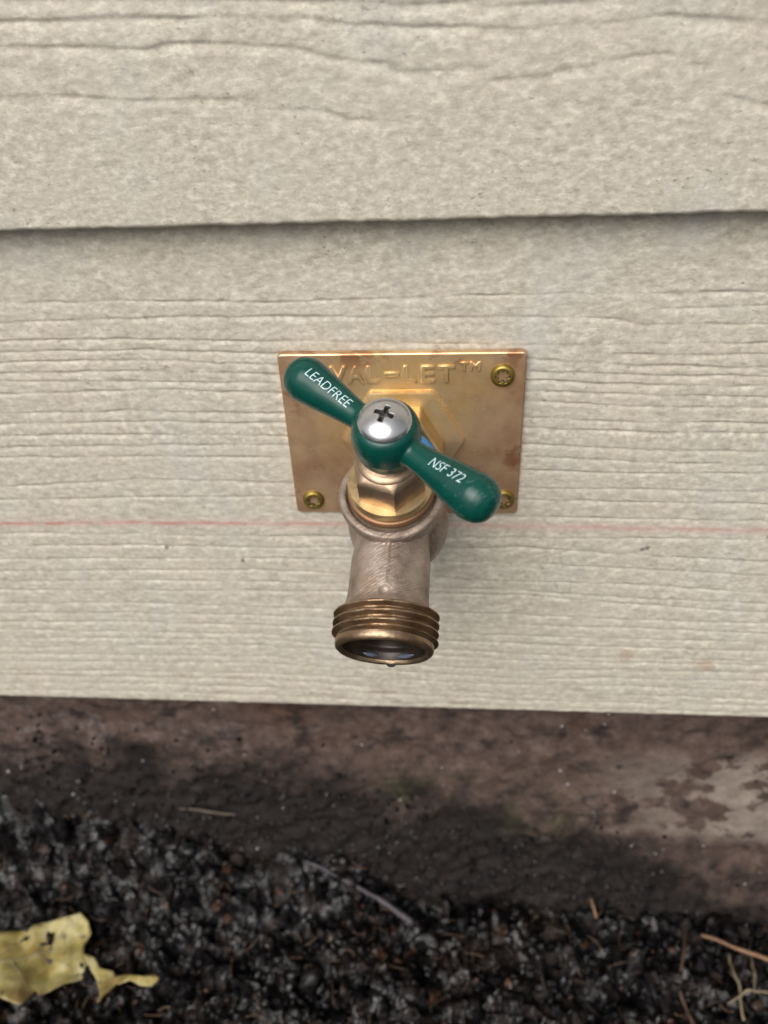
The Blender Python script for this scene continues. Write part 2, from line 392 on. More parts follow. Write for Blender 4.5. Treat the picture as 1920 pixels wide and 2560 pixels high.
def mat_plate():
    n = NT('tarnished_brass'); x, y, z = n.xyz()
    d = n.math('SQRT', n.math('ADD', n.math('MULTIPLY', n.math('MULTIPLY', x, x), .8), n.math('POWER', n.math('SUBTRACT', z, .012), 2)))
    w = n.math('ADD', d, n.math('MULTIPLY', n.math('SUBTRACT', n.noise(70, 5, .6), .5), .040))
    gold_to_pink = n.ramp(n.math('DIVIDE', w, .03), [(0.35, .1), (0.95, .9)])  # golder round the upper middle, pinker outwards
    gold = n.ramp(n.noise(90, 4, .6), [(.35, (.74, .49, .20)), (.65, (.86, .64, .34))])
    pink = n.ramp(n.noise(75, 5, .6), [(.34, (.45, .25, .145)), (.52, (.60, .38, .235)), (.66, (.69, .47, .28))])
    base = n.mix(gold_to_pink, gold, pink)
    st = n.ramp(n.noise(65, 5, .62, n.mapping((1, 1, 1.2), (0, 0, .5))), [(.53, 0), (.60, .8)])
    edge = n.math('MAXIMUM', n.math('SUBTRACT', n.math('ABSOLUTE', x), .026), n.math('SUBTRACT', n.math('ABSOLUTE', z), .0195))
    em = n.ramp(n.math('MULTIPLY', edge, 160.0), [(0, 0), (1, 1)])
    base = n.mix(n.math('MULTIPLY', st, em), base, (.36, .15, .07))
    n.color(base); n.setv('Metallic', .72)
    n.link(n.ramp(n.noise(120, 4, .6), [(.3, .24), (.7, .42)]), n.b.inputs['Roughness'])
    b = n.bump(n.noise(220, 4, .55, n.mapping((1, 1, .7))), .25, .0006)
    n.bump(n.noise(1600, 3, .6), .2, .0001, b)
    return n.m
def mat_cast(name='cast_bronze', scratches=True):
    n = NT(name)
    base = n.ramp(n.noise(140, 5, .6), [(.3, (.19, .14, .11)), (.5, (.31, .245, .20)), (.72, (.43, .35, .295))])
    base = n.mix(n.ramp(n.noise(60, 4, .6), [(.5, 0), (.7, .6)]), base, (.33, .22, .13))
    n.color(base); n.setv('Metallic', .6)
    n.link(n.ramp(n.noise(300, 4, .6), [(.3, .36), (.7, .55)]), n.b.inputs['Roughness'])
    b = n.bump(n.noise(600, 4, .7), .6, .00045)
    if scratches:
        u_ = Vector((1, 0, 0)); w_ = Vector((.03, .87, .49)); n_ = u_.cross(w_)
        t1 = (u_ * .84 + w_ * .54).normalized(); t2 = n_.cross(t1)
        sc = n.noise(900, 3, .6, n.basis([(t1, .16), (t2, 2.6), (n_, .25)]))
        pk = n.ramp(n.noise(110, 3, .6), [(.42, 0), (.6, 1)])
        n.bump(n.math('MULTIPLY', n.ramp(sc, [(.48, 0), (.66, 1)]), pk), .8, .00022, b)
    return n.m
def mat_turned(name, c1, c2, rough=.28, bumps=.3):
    n = NT(name)
    n.color(n.ramp(n.noise(160, 4, .6), [(.3, c1), (.68, c2)])); n.setv('Metallic', .92)
    n.link(n.ramp(n.noise(260, 3), [(.3, rough), (.7, rough + .14)]), n.b.inputs['Roughness'])
    n.bump(n.noise(900, 3, .6, n.mapping((1, .6, 2.2))), bumps, .00015)
    return n.m
def mat_green():
    n = NT('green_enamel')
    base = n.ramp(n.noise(180, 3, .5), [(.3, (.0002, .044, .033)), (.7, (.0006, .058, .044))])
    sc = n.noise(1100, 3, .7, n.basis([((.8, .1, .55), .22), ((.55, 0, -.8), 1.3), ((0, 1, .2), 1.0)]))
    x, y, z = n.xyz()
    wear = n.math('MAXIMUM', n.ramp(n.math('MULTIPLY_ADD', x, 90, -1.55), [(0, 0), (1, 1)]), n.ramp(n.noise(90, 3), [(.60, 0), (.68, .8)]))
    m = n.math('MULTIPLY', n.ramp(sc, [(.60, 0), (.66, .55)]), wear)
    base = n.mix(m, base, (.13, .30, .29))
    n.color(base); n.link(n.ramp(n.noise(240, 4, .6), [(.35, .20), (.7, .34)]), n.b.inputs['Roughness'])
    n.setv('Specular IOR Level', .38)
    n.bump(n.noise(260, 3, .5), .12, .0004)
    return n.m

# ------------------------------------------------------------------ house wall: lap boards and foundation
lowf = lambda z: .0002 + .032 * z
upf = lambda z: -.0058 + .034 * (z - .062)
def groove(X, Z, lines, w, depth, seed):
    """height field (mm, negative = cut into the board) of pressed grain lines"""
    H = np.zeros_like(X); xm = X * 1e3; zm = Z * 1e3
    for k, ln in enumerate(lines):
        px = np.array([p[0] for p in ln]); pz = np.array([p[1] for p in ln])
        zl = np.interp(xm, px, pz) + (vn(xm / 9, np.full_like(xm, k * 7.7), seed) - .5) * 0.55 + (vn(xm / 2.6, np.full_like(xm, k * 3.1), seed + 3) - .5) * 0.30
        inside = np.clip(np.minimum(xm - px[0] + 3, px[-1] + 3 - xm) / 4, 0, 1)
        if px[0] < -80: inside = np.where(xm < px[0] + 3, 1, inside)
        if px[-1] > 70: inside = np.where(xm > px[-1] - 3, 1, inside)
        amp = inside * np.clip((-.45 if seed < 20 else -.1) + (2.9 if seed < 20 else 2.2) * fbm(xm / 12, np.full_like(xm, k * 5.3), 4, seed + 9), .25, 1.6)
        ww = w * (.7 + .6 * vn(xm / 14, np.full_like(xm, k * 2.3), seed + 6))
        d = zm - zl
        # steep shoulder above, gentle run-out below
        H -= depth * amp * np.where(d > 0, np.exp(-(d / (ww * .55)) ** 2), np.exp(-(d / (ww * 1.5)) ** 2))
    return H
def board(zb, zt, yf, lines, w, depth, seed, mat, parent, dense=True, thick=.008, label=None):
    if dense:
        xs = spaced(-.215, .215, .0011, 3.2); zs = np.arange(zb + .0012, zt, .00032)
    else:
        xs = np.linspace(-3.2, 3.2, 9); zs = np.array([zb + .0012, zt])
    X, Z = np.meshgrid(xs, zs)
    Y = np.vectorize(yf)(Z) if not dense else yf(Z)
    if dense:
        xm = X * 1e3; zm = Z * 1e3
        H = groove(X, Z, lines, w, depth, seed)
        H += (fbm(xm / 2.2, zm / 1.5, 4, seed) - .5) * .20 + (fbm(xm / 22, zm / 10, 3, seed + 4) - .5) * .15
        Y = Y - H * MM
        ragged = (fbm(xs * 1e3 / 3, xs * 0, 4, seed + 21) - .5) * .0006
    else:
        ragged = np.zeros_like(xs)
    # bottom edge turned under the board, back to its rear face
    rows = [(0.0007, .00015), (0.0002, .0009), (0.0, .002), (0.0, thick)]
    Xb = []; Yb = []; Zb = []
    for dz, dy in reversed(rows):
        Xb.append(xs); Yb.append(Y[0] + dy); Zb.append(np.full_like(xs, zb) + dz + ragged)
    Z[0] += ragged
    X = np.vstack([np.array(Xb), X]); Y = np.vstack([np.array(Yb), Y]); Z = np.vstack([np.array(Zb), Z])
    return mesh_obj('siding_board', grid_mesh('siding_board', X, Y, Z), mat, parent)

wall = empty('house_wall', 'beige wood-grain lap siding wall on a stained concrete foundation', 'wall', (0, .02, -.30))
ms_line = mat_siding_line(); ms = mat_siding_plain()
board(-.1147, .0690, lowf, LOW, .52, .26, 3, ms_line, wall)
board(.0619, .2480, upf, UPP, 1.0, .30, 40, ms, wall)
for k in range(14):
    z0 = .2420 + .180 * k
    board(z0, z0 + .185, lambda z, z0=z0: -.0085 + .034 * (z - z0) * 1.0, None, 1, 1, 5, ms, wall, dense=False)
# framing behind the boards
bm = bmesh.new(); bmesh.ops.create_cube(bm, size=1, matrix=Matrix.Translation((0, .075, 1.30)) @ Matrix.Diagonal((6.4, .12, 2.82, 1)))
me = bpy.data.meshes.new('sheathing'); bm.to_mesh(me); bm.free()
mesh_obj('sheathing', me, mat_plain('sheathing_board', (.20, .15, .10), .8, bump=0), wall, smooth=False)

def soil_z(x, y):
    """ground level (m), also used to lay things on it"""
    xm = x * 1e3; ym = y * 1e3
    near = np.exp(-((np.clip(20 - ym, 0, None)) / 28) ** 2)
    z = -.2520 + np.clip(-x, -.2, .25) * .07 + near * (.012 + np.clip(-x, -.1, .2) * .18)
    z = z + (fbm(xm / 46 + 3, ym / 46, 3, 11) - .5) * .022
    return z
def foundation_y(x, z):
    xm = x * 1e3; zm = z * 1e3
    y = .0155 - np.clip((-.150 - z), 0, .2) * .10
    y = y - np.clip(-.165 - z + x * -.10, 0, .10) * .05
    y = y + (fbm(xm / 30, zm / 22, 4, 71) - .5) * .005 + (fbm(xm / 7, zm / 6, 3, 75) - .5) * .0018
    lim = -.184 - .25 * x - .8 * x * x + (fbm(xm / 25, zm / 25, 4, 90) - .5) * .05
    m = np.clip((lim - z) / .02, 0, 1)
    wa, _ = worley(xm / 5.5, zm / 5.0 + (fbm(xm / 5, zm / 5, 2, 91) - .5), 92)
    y = y - m * ((.5 - wa) * .0026 + (fbm(xm / 3.5, zm / 3.5, 4, 93) - .4) * .0050)
    return y
xs = spaced(-.30, .30, .0016, 3.2); zs = np.concatenate([np.arange(-.42, -.300, .01), np.arange(-.300, -.103, .0012)])
X, Z = np.meshgrid(xs, zs)
mesh_obj('foundation', grid_mesh('foundation', X, foundation_y(X, Z), Z), mat_concrete(), wall)

# ------------------------------------------------------------------ ground
xs = spaced(-.27, .24, .0009, 60, 1.28); ys = np.concatenate([spaced(-.120, .024, .0009, 60, 1.28)])
ys = ys[ys <= .03]
X, Y = np.meshgrid(xs, ys)
xm = X * 1e3; ym = Y * 1e3
far = np.clip(1 - (np.hypot(X, Y + .05) - .30) / .5, 0, 1)
Zg = soil_z(np.clip(X, -.5, .5), np.clip(Y, -.5, .5))
w1, _ = worley(xm / 11 + (fbm(xm / 5, ym / 5, 3, 5) - .5) * 1.3, ym / 10 + (fbm(xm / 5, ym / 5, 3, 15) - .5) * 1.3, 21)
w2, _ = worley(xm / 3.6, ym / 3.6 + (fbm(xm / 4, ym / 4, 2, 6) - .5), 33)
Zc = (.55 - w1) * .0095 + (.5 - w2) * .0042 + (fbm(xm / 1.9, ym / 1.9, 3, 55) - .5) * .0050 + (fbm(xm / 16, ym / 16, 3, 57) - .5) * .018
Zg = Zg + Zc * far
m_soil = mat_soil()
tag(mesh_obj('ground', grid_mesh('ground', X, Y, Zg), m_soil), 'wet black soil at the foot of the wall', None, kind='structure')
def ground_at(x, y):
    return float(soil_z(np.array([[x]]), np.array([[y]]))[0, 0])

# loose crumbs of soil: one mass nobody could count
def crumbs(name, n, rmin, rmax, mat, seed, label, ylo=-.115, yhi=.016, ylift=0.0):
    rnd = np.random.RandomState(seed)
    bm = bmesh.new(); bmesh.ops.create_icosphere(bm, subdivisions=2, radius=1)
    bv = np.array([v.co[:] for v in bm.verts]); bf = np.array([[v.index for v in f.verts] for f in bm.faces]); bm.free()
    V = []; Fc = []
    for k in range(n):
        x = rnd.uniform(-.25, .21); y = rnd.uniform(ylo, yhi)
        if name == 'soil_crumbs' and fbm(np.array([x * 42]), np.array([y * 42]), 3, 61)[0] < .52 and rnd.rand() < .85: x = 9.0
        r = rmin + (rmax - rmin) * rnd.rand() ** 3.2
        a = rnd.rand(3) * 6.28
        M = np.array((Matrix.Rotation(a[0], 3, 'X') @ Matrix.Rotation(a[1], 3, 'Y') @ Matrix.Rotation(a[2], 3, 'Z')))
        s = np.array([1, rnd.uniform(.5, 1), rnd.uniform(.35, .9)])
        nz = 1 + (vn(bv[:, 0] * 1.7 + k, bv[:, 1] * 1.7 + bv[:, 2] * 2.1, k) - .5) * 1.1 + (rnd.rand(len(bv)) - .5) * .70
        p = (bv * nz[:, None] * s) @ M.T * r
        if x > 5: continue
        zz = ground_at(x, y) + rnd.uniform(-.001, .0035) + r * .15
        V.append(p + np.array([x, y, zz])); Fc.append(bf + len(bv) * (len(V) - 1))
    V = np.vstack(V).astype(np.float32); Fc = np.vstack(Fc).astype(np.int32)
    me = bpy.data.meshes.new(name)
    me.vertices.add(len(V)); me.vertices.foreach_set('co', V.ravel()); me.loops.add(Fc.size); me.loops.foreach_set('vertex_index', Fc.ravel())
    me.polygons.add(len(Fc)); me.polygons.foreach_set('loop_start', np.arange(len(Fc), dtype=np.int32) * 3); me.polygons.foreach_set('loop_total', np.full(len(Fc), 3, dtype=np.int32))
    me.update(calc_edges=True)
    return tag(mesh_obj(name, me, mat, smooth=(name != 'soil_crumbs')), label, None, kind='stuff')
crumbs('soil_crumbs', 6500, .0004, .0054, m_soil, 4, 'loose wet black crumbs of soil')
crumbs('brown_debris', 420, .0005, .0026, mat_plain('bark_bits', (.018, .010, .008), .5, c2=(.11, .05, .028), scale=60), 9, 'small brown bits of bark in the soil')
crumbs('pale_grit', 60, .0004, .0009, mat_plain('grit', (.30, .30, .32), .5), 12, 'tiny pale grit on the soil')

crumbs('soil_clods', 42, .0035, .0085, m_soil, 31, 'larger irregular clods of wet soil')
# soil splashed up and stuck on the foot of the foundation
def splashed():
    rnd = np.random.RandomState(77); bm = bmesh.new(); bmesh.ops.create_icosphere(bm, subdivisions=1, radius=1)
    bv = np.array([v.co[:] for v in bm.verts]); bf = np.array([[v.index for v in f.verts] for f in bm.faces]); bm.free()
    N = 9000; X_ = rnd.uniform(-.24, .20, N); Z_ = rnd.uniform(-.262, -.125, N)
    lim = -.180 - .25 * X_ - .8 * X_ * X_ + (fbm(X_ * 40, Z_ * 40, 4, 90) - .5) * .05
    keep = rnd.rand(N) < np.clip((lim - Z_) / .03, .015, .8); X_ = X_[keep]; Z_ = Z_[keep]
    Y_f = foundation_y(X_, Z_); V = []; Fc = []
    for k in range(len(X_)):
        r = .00025 + .0011 * rnd.rand() ** 3
        V.append(bv * (1 + (rnd.rand(len(bv), 1) - .5) * .7) * r + np.array([X_[k], Y_f[k] - r * .3, Z_[k]])); Fc.append(bf + len(bv) * k)
    return tag(mesh_obj('splashed_soil', from_pydata('splashed_soil', np.vstack(V), np.vstack(Fc).tolist()), m_soil, smooth=False), 'fine wet soil splashed on the foot of the foundation', None, kind='stuff')
splashed()

# ------------------------------------------------------------------ mounting plate
m_plate = mat_plate()
plate = empty('mounting_plate', 'rectangular tarnished brass plate with raised letters, screwed to the low siding board behind the faucet', 'wall plate', (0, 0, 0))
def rounded_rect(w, h, r, n=5):
    o = []
    for cx, cz, a0 in ((w / 2 - r, h / 2 - r, 0), (-w / 2 + r, h / 2 - r, 90), (-w / 2 + r, -h / 2 + r, 180), (w / 2 - r, -h / 2 + r, 270)):
        for i in range(n + 1):
            t = R(a0 + 90 * i / n); o.append((cx + r * math.cos(t), cz + r * math.sin(t)))
    return o
def loft(rings, name, cap0=True, cap1=True):
    """rings: list of lists of (x,y,z) mm"""
    n = len(rings[0]); v = [tuple(c * MM for c in p) for r in rings for p in r]; f = []
    for k in range(len(rings) - 1):
        for i in range(n):
            j = (i + 1) % n; f.append((k * n + i, k * n + j, (k + 1) * n + j, (k + 1) * n + i))
    if cap0: f.append(tuple(reversed(range(n))))
    if cap1: f.append(tuple((len(rings) - 1) * n + i for i in range(n)))
    me = from_pydata(name, v, f); bm = bmesh.new(); bm.from_mesh(me); bmesh.ops.recalc_face_normals(bm, faces=bm.faces); bm.to_mesh(me); bm.free(); return me
def ring_rect(inset, y, r=1.3):
    return [(x, y, z) for x, z in rounded_rect(68.6 - 2 * inset, 53.2 - 2 * inset, max(r - inset, .25))]
me = loft([ring_rect(0, .6), ring_rect(0, -1.25), ring_rect(.14, -1.55), ring_rect(.45, -1.72)], 'plate')
mesh_obj('plate', me, m_plate, plate, smooth=False)
# raised hexagon pressed out of the plate, with rounded shoulders
def ring_hex(rad, y, rc, n=6, ph=0.0):
    """hexagon with rounded corners, flat side up"""
    o = []
    for k in range(6):
        a = R(60 * k + ph); c = (math.cos(a) * (rad - rc / math.cos(R(30))), math.sin(a) * (rad - rc / math.cos(R(30))))
        for i in range(n + 1):
            t = a + R(-30 + 60 * i / n); o.append((c[0] + rc * math.cos(t), y, c[1] + rc * math.sin(t)))
    return o
me = loft([ring_hex(18.3, -1.6, 1.8), ring_hex(18.1, -1.9, 1.8), ring_hex(17.9, -3.1, 1.7), ring_hex(17.6, -3.45, 1.6), ring_hex(17.0, -3.6, 1.5), ring_hex(11.0, -3.75, 1.5)], 'boss', False, True)
mesh_obj('boss', me, m_plate, plate)
bpy.data.objects['boss'].data.set_sharp_from_angle(angle=R(30))
# lettering
tm = []
FRM = Matrix(((1, 0, 0, 0), (0, 0, -1, 0), (0, 1, 0, 0), (0, 0, 0, 1)))        # XY text -> wall plane, facing -Y
for ch, cx, wd in (('V', -17.6, 4.3), ('A', -12.7, 4.2), ('L', -7.9, 3.2), ('L', 2.4, 3.2), ('E', 7.4, 3.4), ('T', 12.5, 4.2)):
    t = text_mesh(ch, wd, 4.7, .50, .19)
    tm.append(xf(t, Matrix.Translation((cx * MM, -1.72 * MM, 20.5 * MM)) @ FRM))
t = text_mesh('-', 3.7, .95, .50, .19); tm.append(xf(t, Matrix.Translation((-2.6 * MM, -1.72 * MM, 20.5 * MM)) @ FRM))
for ch, cx, wd in (('T', 17.4, 2.3), ('M', 20.4, 2.7)):
    t = text_mesh(ch, wd, 2.5, .34, .13)
    tm.append(xf(t, Matrix.Translation((cx * MM, -1.72 * MM, 22.6 * MM)) @ FRM))
mesh_obj('lettering', join(tm, 'lettering'), m_plate, plate, smooth=False)

def recess_screw(name, mat, M, R0, h, rec, depth, dome=1.0, nr=64, nt_=144, parent=None, rim=.5):
    """screw head as a dense polar height field; rec(x,y) gives 0..1 recess mask"""
    rr = np.concatenate([np.linspace(.001, .99, nr), [1.0, 1.0]]); th = np.arange(nt_) * 2 * math.pi / nt_
    RR, T = np.meshgrid(rr, th, indexing='ij')
    x = RR * np.cos(T) * R0; y = RR * np.sin(T) * R0
    z = h * np.sqrt(np.clip(1 - (RR * dome) ** 2, 0, 1)) if dome == 1 else h * (1 - np.clip((RR - (1 - rim)) / rim, 0, 1) ** 2 * .75)
    z = z - depth * rec(x, y)
    z[-1] = -.6
    v = np.stack([x, y, z], -1).reshape(-1, 3) * MM
    f = []
    for k in range(len(rr) - 1):
        for i in range(nt_):
            j = (i + 1) % nt_; f.append((k * nt_ + i, k * nt_ + j, (k + 1) * nt_ + j, (k + 1) * nt_ + i))
    f.append(tuple(reversed(range(nt_))))
    f = [tuple(reversed(q)) for q in f]
    rm = rec(x, y).ravel()
    me = from_pydata(name, v, f)
    bm = bmesh.new(); bm.from_mesh(me); bmesh.ops.recalc_face_normals(bm, faces=bm.faces); bm.to_mesh(me); bm.free()
    for p in me.polygons:
        if len(p.vertices) == 4 and sum(rm[i] for i in p.vertices) > 1.2: p.material_index = 1
    return mesh_obj(name, me, [mat, m_slot], parent, smooth=True, matrix=M)
def sstep(a, b, x):
    t = np.clip((x - a) / (b - a), 0, 1); return t * t * (3 - 2 * t)
def torx(rot):
    def f(x, y):
        r = np.hypot(x, y); t = np.arctan2(y, x) + rot
        lim = 1.65 + .42 * np.cos(6 * t)
        return 1 - sstep(lim - .12, lim + .10, r)
    return f
m_slot = mat_plain('shaded_recess', (.06, .055, .05), .45, .6, c2=(.17, .16, .15), scale=500)  # shade inside the screw recesses, put into a darker colour
m_screw = mat_turned('yellow_zinc_screw', (.24, .17, .035), (.36, .27, .07), .36, .15)
for k, (x, z) in enumerate(((27.9, 19.8), (-28.6, 20.0), (-28.5, -21.6), (30.0, -21.0))):
    M = frame((x * MM, -1.7 * MM, z * MM), (0.03 * (k - 1), -1, .04), (1, 0, .3 * k))
    recess_screw('screw', m_screw, M, 3.35, 1.25, torx(.4 * k), 1.6, dome=.5, parent=plate, rim=.3, nr=60, nt_=96)

# ------------------------------------------------------------------ faucet
faucet = empty('garden_faucet', 'bronze garden faucet with green wing handle and threaded spout, in front of the brass plate', 'faucet', (-.001, 0, 0))
A = Vector((0, -.4226, .9063))                    # stem axis
Bd = Vector((-1.15, -29.6, -16.55)).normalized()    # spout axis
Bc = Vector((-1.3, -27.0, -7.5))                  # centre of the body (mm)
m_cast = mat_cast()
m_brass = mat_turned('machined_brass', (.56, .39, .20), (.76, .58, .32), .30, .35)
m_thread = mat_turned('worn_brass_thread', (.19, .115, .065), (.40, .29, .19), .30, .9)
def along(o, d, s): return Vector(o) + Vector(d) * s
Ac = Bc + Vector((0, -2.8, 1.8))                   # foot of the stem axis
MA = frame(Ac * MM, A, (1, 0, 0)); Sp = Vector((-.97, -27.2, -7.0))                  # where the spout axis starts
MB = frame(Sp * MM, Bd, (1, 0, 0))
# inlet: hexagon flange, neck with a blue sealing ring
me = loft([ring_hex(12.4, -3.0, 1.0), ring_hex(13.0, -3.6, 1.2), ring_hex(13.0, -12.2, 1.2), ring_hex(12.4, -13.0, 1.0), ring_hex(9, -13.3, .8)], 'inlet_hex')
me.transform(Matrix.Translation((-.001, 0, 0)))
o = mesh_obj('inlet_nut', me, m_brass, faucet); me.set_sharp_from_angle(angle=R(28))
me = lathe([(9, 0), (11.5, .1), (11.9, .6), (11.9, 3.0), (11.5, 3.5), (9, 3.6)], 96, 'sealing_ring')
mesh_obj('sealing_ring', me, mat_plain('blue_plastic', (.035, .25, .62), .35, c2=(.06, .36, .75), bump=.1), faucet, matrix=frame((-.001, -.0155, -.0006), (0, -1, 0), (1, 0, 0)))
# cast body: globe, inlet barrel, spout barrel and bonnet collar fused
parts = [sphere((-.6, -24.0, -14.6), 14.0), sphere(Bc, 12.3)]
parts.append(xf(lathe([(10.6, 0), (10.6, 16)], 64, closed=True), frame((-.001, -.0125, -.001), (0, -1, -.25), (1, 0, 0))))
parts.append(xf(lathe([(9.4, 0), (9.7, 11), (10.3, 16), (10.45, 26), (10.7, 28.2), (11.6, 29.8), (11.8, 30.6)], 96, closed=True), MB))
parts.append(xf(lathe([(11.6, -4), (12.3, 3), (12.6, 4.6), (13.0, 5.2), (13.6, 5.8), (13.75, 7.8), (13.3, 8.7), (11.9, 8.9), (11.5, 8.5), (11.3, 7.4), (0.1, 7.3)], 96, closed=True), MA))
# casting seam and a small boss on top of the spout
bm = bmesh.new(); bmesh.ops.create_cube(bm, size=1, matrix=MB @ Matrix.Translation((0, 0, .018)) @ Matrix.Translation((0, .0103 * -1, 0)) @ Matrix.Diagonal((.0007, .0006, .017, 1)))
me = bpy.data.meshes.new('seam'); bm.to_mesh(me); bm.free(); parts.append(me)
yd = MB.to_3x3() @ Vector((0, 1, 0)); sgn = 1 if yd.z > 0 else -1
parts[-1].transform(MB @ Matrix.Translation((0, sgn * .0206 if sgn > 0 else 0, 0)) @ MB.inverted())
me = remesh(join(parts, 'body'), .00030, 5, .5)
pit = along(along(Sp, Bd, 27.4), yd * sgn, 10.7) * MM
for v in me.vertices:
    dd = (v.co - pit).length
    if dd < .0016: v.co -= yd * sgn * (.0011 * (1 - (dd / .0016) ** 2))
# bore of the spout: the skin inside the opening radius is removed so that one can look in
bm = bmesh.new(); bm.from_mesh(me); iv = MB.inverted()
kill = [v for v in bm.verts if (iv @ v.co).z > .0290 and math.hypot((iv @ v.co).x, (iv @ v.co).y) < .0092]
bmesh.ops.delete(bm, geom=kill, context='VERTS'); bm.to_mesh(me); bm.free()
mesh_obj('body', me, m_cast, faucet)
# hose thread: outer helix, chamfered lip, seat and bore, one turned piece
def thread_r(k, r, z, t):
    if r > 900: 
        ph = (z / 2.25 - t / (2 * math.pi)) % 1.0
        tri = 1 - abs(2 * ph - 1); tri = min(1, max(0, tri * 1.5 - .22))
        return 12.0 + 1.45 * tri
    return r
prof = [(10.4, 29.3), (11.2, 29.8), (11.9, 30.3)] + [(999, 30.4 + .17 * i) for i in range(41)]
prof += [(12.0, 37.6), (12.4, 37.9), (12.45, 38.9), (12.2, 39.6), (11.6, 40.1), (11.1, 40.1), (10.7, 39.8), (10.4, 39.2)]
bore = [(10.4, 39.2), (10.2, 37.6), (9.9, 36.9), (8.7, 36.6), (8.5, 36.0), (8.3, 31), (8.2, 19), (6.0, 15), (3.0, 13.5), (.05, 13.2)]
me = lathe(prof, 160, 'hose_thread', rfun=thread_r)
mesh_obj('hose_thread', me, m_thread, faucet, matrix=MB)
bpy.data.objects['hose_thread'].data.set_sharp_from_angle(angle=R(50))
me = lathe(bore, 96, 'bore')
mesh_obj('bore', me, mat_plain('dark_bore_bronze', (.012, .008, .005), .35, .3, c2=(.035, .022, .014)), faucet, matrix=MB)  # bore coloured much darker than the cast body
wv = []; wf = []
for a0, a1 in ((-128, -104), (-78, -45)):
    b = len(wv)
    for i in range(13):
        t = R(a0 + (a1 - a0) * i / 12) + (math.pi if sgn < 0 else 0); wd = math.sin(math.pi * i / 12) * .55
        for r, z in ((9.95, 38.2 - wd), (9.95 - .35, 38.2), (10.25, 38.2 + wd)): wv.append((r * math.cos(t) * MM, r * math.sin(t) * MM, z * MM))
    for i in range(12):
        for j in range(2): wf.append((b + i * 3 + j, b + i * 3 + j + 1, b + i * 3 + j + 4, b + i * 3 + j + 3))
mesh_obj('pale_arcs', from_pydata('pale_arcs', wv, wf), mat_plain('pale_arc', (.09, .10, .14), .3, bump=0), faucet, matrix=MB)  # two pale slivers on the lower inner wall of the mouth
# bonnet: flange, hexagon, gland
me = lathe([(0.1, 7.4), (9.9, 7.4), (9.9, 11.4), (10.6, 12.0), (10.75, 12.4), (10.75, 13.9), (10.4, 14.4), (6, 14.5)], 128, 'bonnet_flange')
mesh_obj('bonnet_flange', me, m_brass, faucet, matrix=MA)
me.set_sharp_from_angle(angle=R(35))
me = lathe([(9.8, 9.4), (11.1, 9.5), (11.15, 9.9), (11.1, 10.9), (10.8, 11.2), (9.8, 11.3)], 96, 'gasket')
mesh_obj('gasket', me, mat_plain('copper_gasket', (.26, .14, .07), .45, .6), faucet, matrix=MA)
def ring_poly(rad, z, rc, ph):
    return [(x, y, z) for x, y, z in [(p[0], p[2], z) for p in ring_hex(rad, 0, rc, 4, ph)]]
hexph = -79.0
hx = [ring_poly(9.5, 14.3, .35, hexph), ring_poly(9.5, 21.6, .35, hexph), ring_poly(9.1, 22.5, 1.4, hexph), ring_poly(8.4, 23.3, 3.0, hexph), ring_poly(7.4, 24.0, 5.5, hexph)]
me = loft(hx, 'bonnet_nut'); o = mesh_obj('bonnet_nut', me, m_cast, faucet, matrix=MA)
m_nut = mat_turned('brown_brass', (.34, .23, .15), (.50, .37, .26), .34, .4); me.materials[0] = m_nut
me.set_sharp_from_angle(angle=R(28))
me = lathe([(7.4, 23.8), (7.3, 24.2), (6.6, 24.5), (6.0, 24.9), (4.2, 25.1), (4.2, 30)], 64, 'stem')
mesh_obj('stem', me, m_nut, faucet, matrix=MA)
# handle
Hc = Ac + A * 34.0 + Vector((.45, 0, 0))
hd = Vector((21, -15.4, -7.6)).normalized(); hd = (hd - A * hd.dot(A)).normalized()
MH = frame(Hc * MM, A, hd)
hub = lathe([(.1, -9.0), (4.6, -9.0), (6.0, -8.2), (7.1, -6.2), (7.9, -3.0), (8.15, 0), (7.9, 2.2), (7.3, 4.0), (6.4, 4.9), (.1, 5.0)], 96, 'hub', closed=False)
arm_prof = [(.05, 2), (3.2, 3), (3.25, 6), (3.3, 9), (3.6, 12), (4.2, 16), (4.9, 20), (5.45, 24), (5.65, 25.3), (5.5, 27.2), (4.85, 29.0), (3.65, 30.4), (2.15, 31.1), (.05, 31.4)]
arms = []
for s in (1, -1):
    a = lathe(arm_prof, 64, 'arm')
    M = MH @ frame((0, 0, -.0006), (s, 0, 0), (0, 0, 1)); a.transform(M); arms.append(a)
hm = join([xf(hub, MH)] + arms, 'handle')
hm = remesh(hm, .00030, 10, .55)
m_green = mat_green()
handle = mesh_obj('handle', hm, m_green, faucet)
# printed words, laid on the surface
bmh = bmesh.new(); bmh.from_mesh(hm); tree = BVHTree.FromBMesh(bmh); bmh.free()
m_white = mat_plain('white_print', (.52, .66, .70), .5, bump=0)
udir = A.cross(hd)
def print_on(word, w, h, s, u, shear, flip=False, dz=.00004):
    t = text_mesh(word, w, h, offset=-.010)
    bm = bmesh.new(); bm.from_mesh(t)
    bmesh.ops.triangulate(bm, faces=bm.faces)
    for _ in range(3):
        ed = [e for e in bm.edges if e.calc_length() > .00035]
        if ed: bmesh.ops.subdivide_edges(bm, edges=ed, cuts=1); bmesh.ops.triangulate(bm, faces=bm.faces)
    for v in bm.verts:
        x, y = v.co.x + shear * v.co.y, v.co.y
        o = Hc * MM + hd * (s * MM + x) + udir * (u * MM + y) + A * .02
        hit = tree.ray_cast(o, -A)
        v.co = hit[0] + hit[1] * dz
    me = bpy.data.meshes.new('lettering'); bm.to_mesh(me); bm.free()
    return mesh_obj('lettering', me, m_white, handle)
print_on('LEADFREE', 13.3, 2.25, -17.3, -.45, .12)
print_on('NSF 372', 8.9, 2.25, 18.7, -.7, .15)
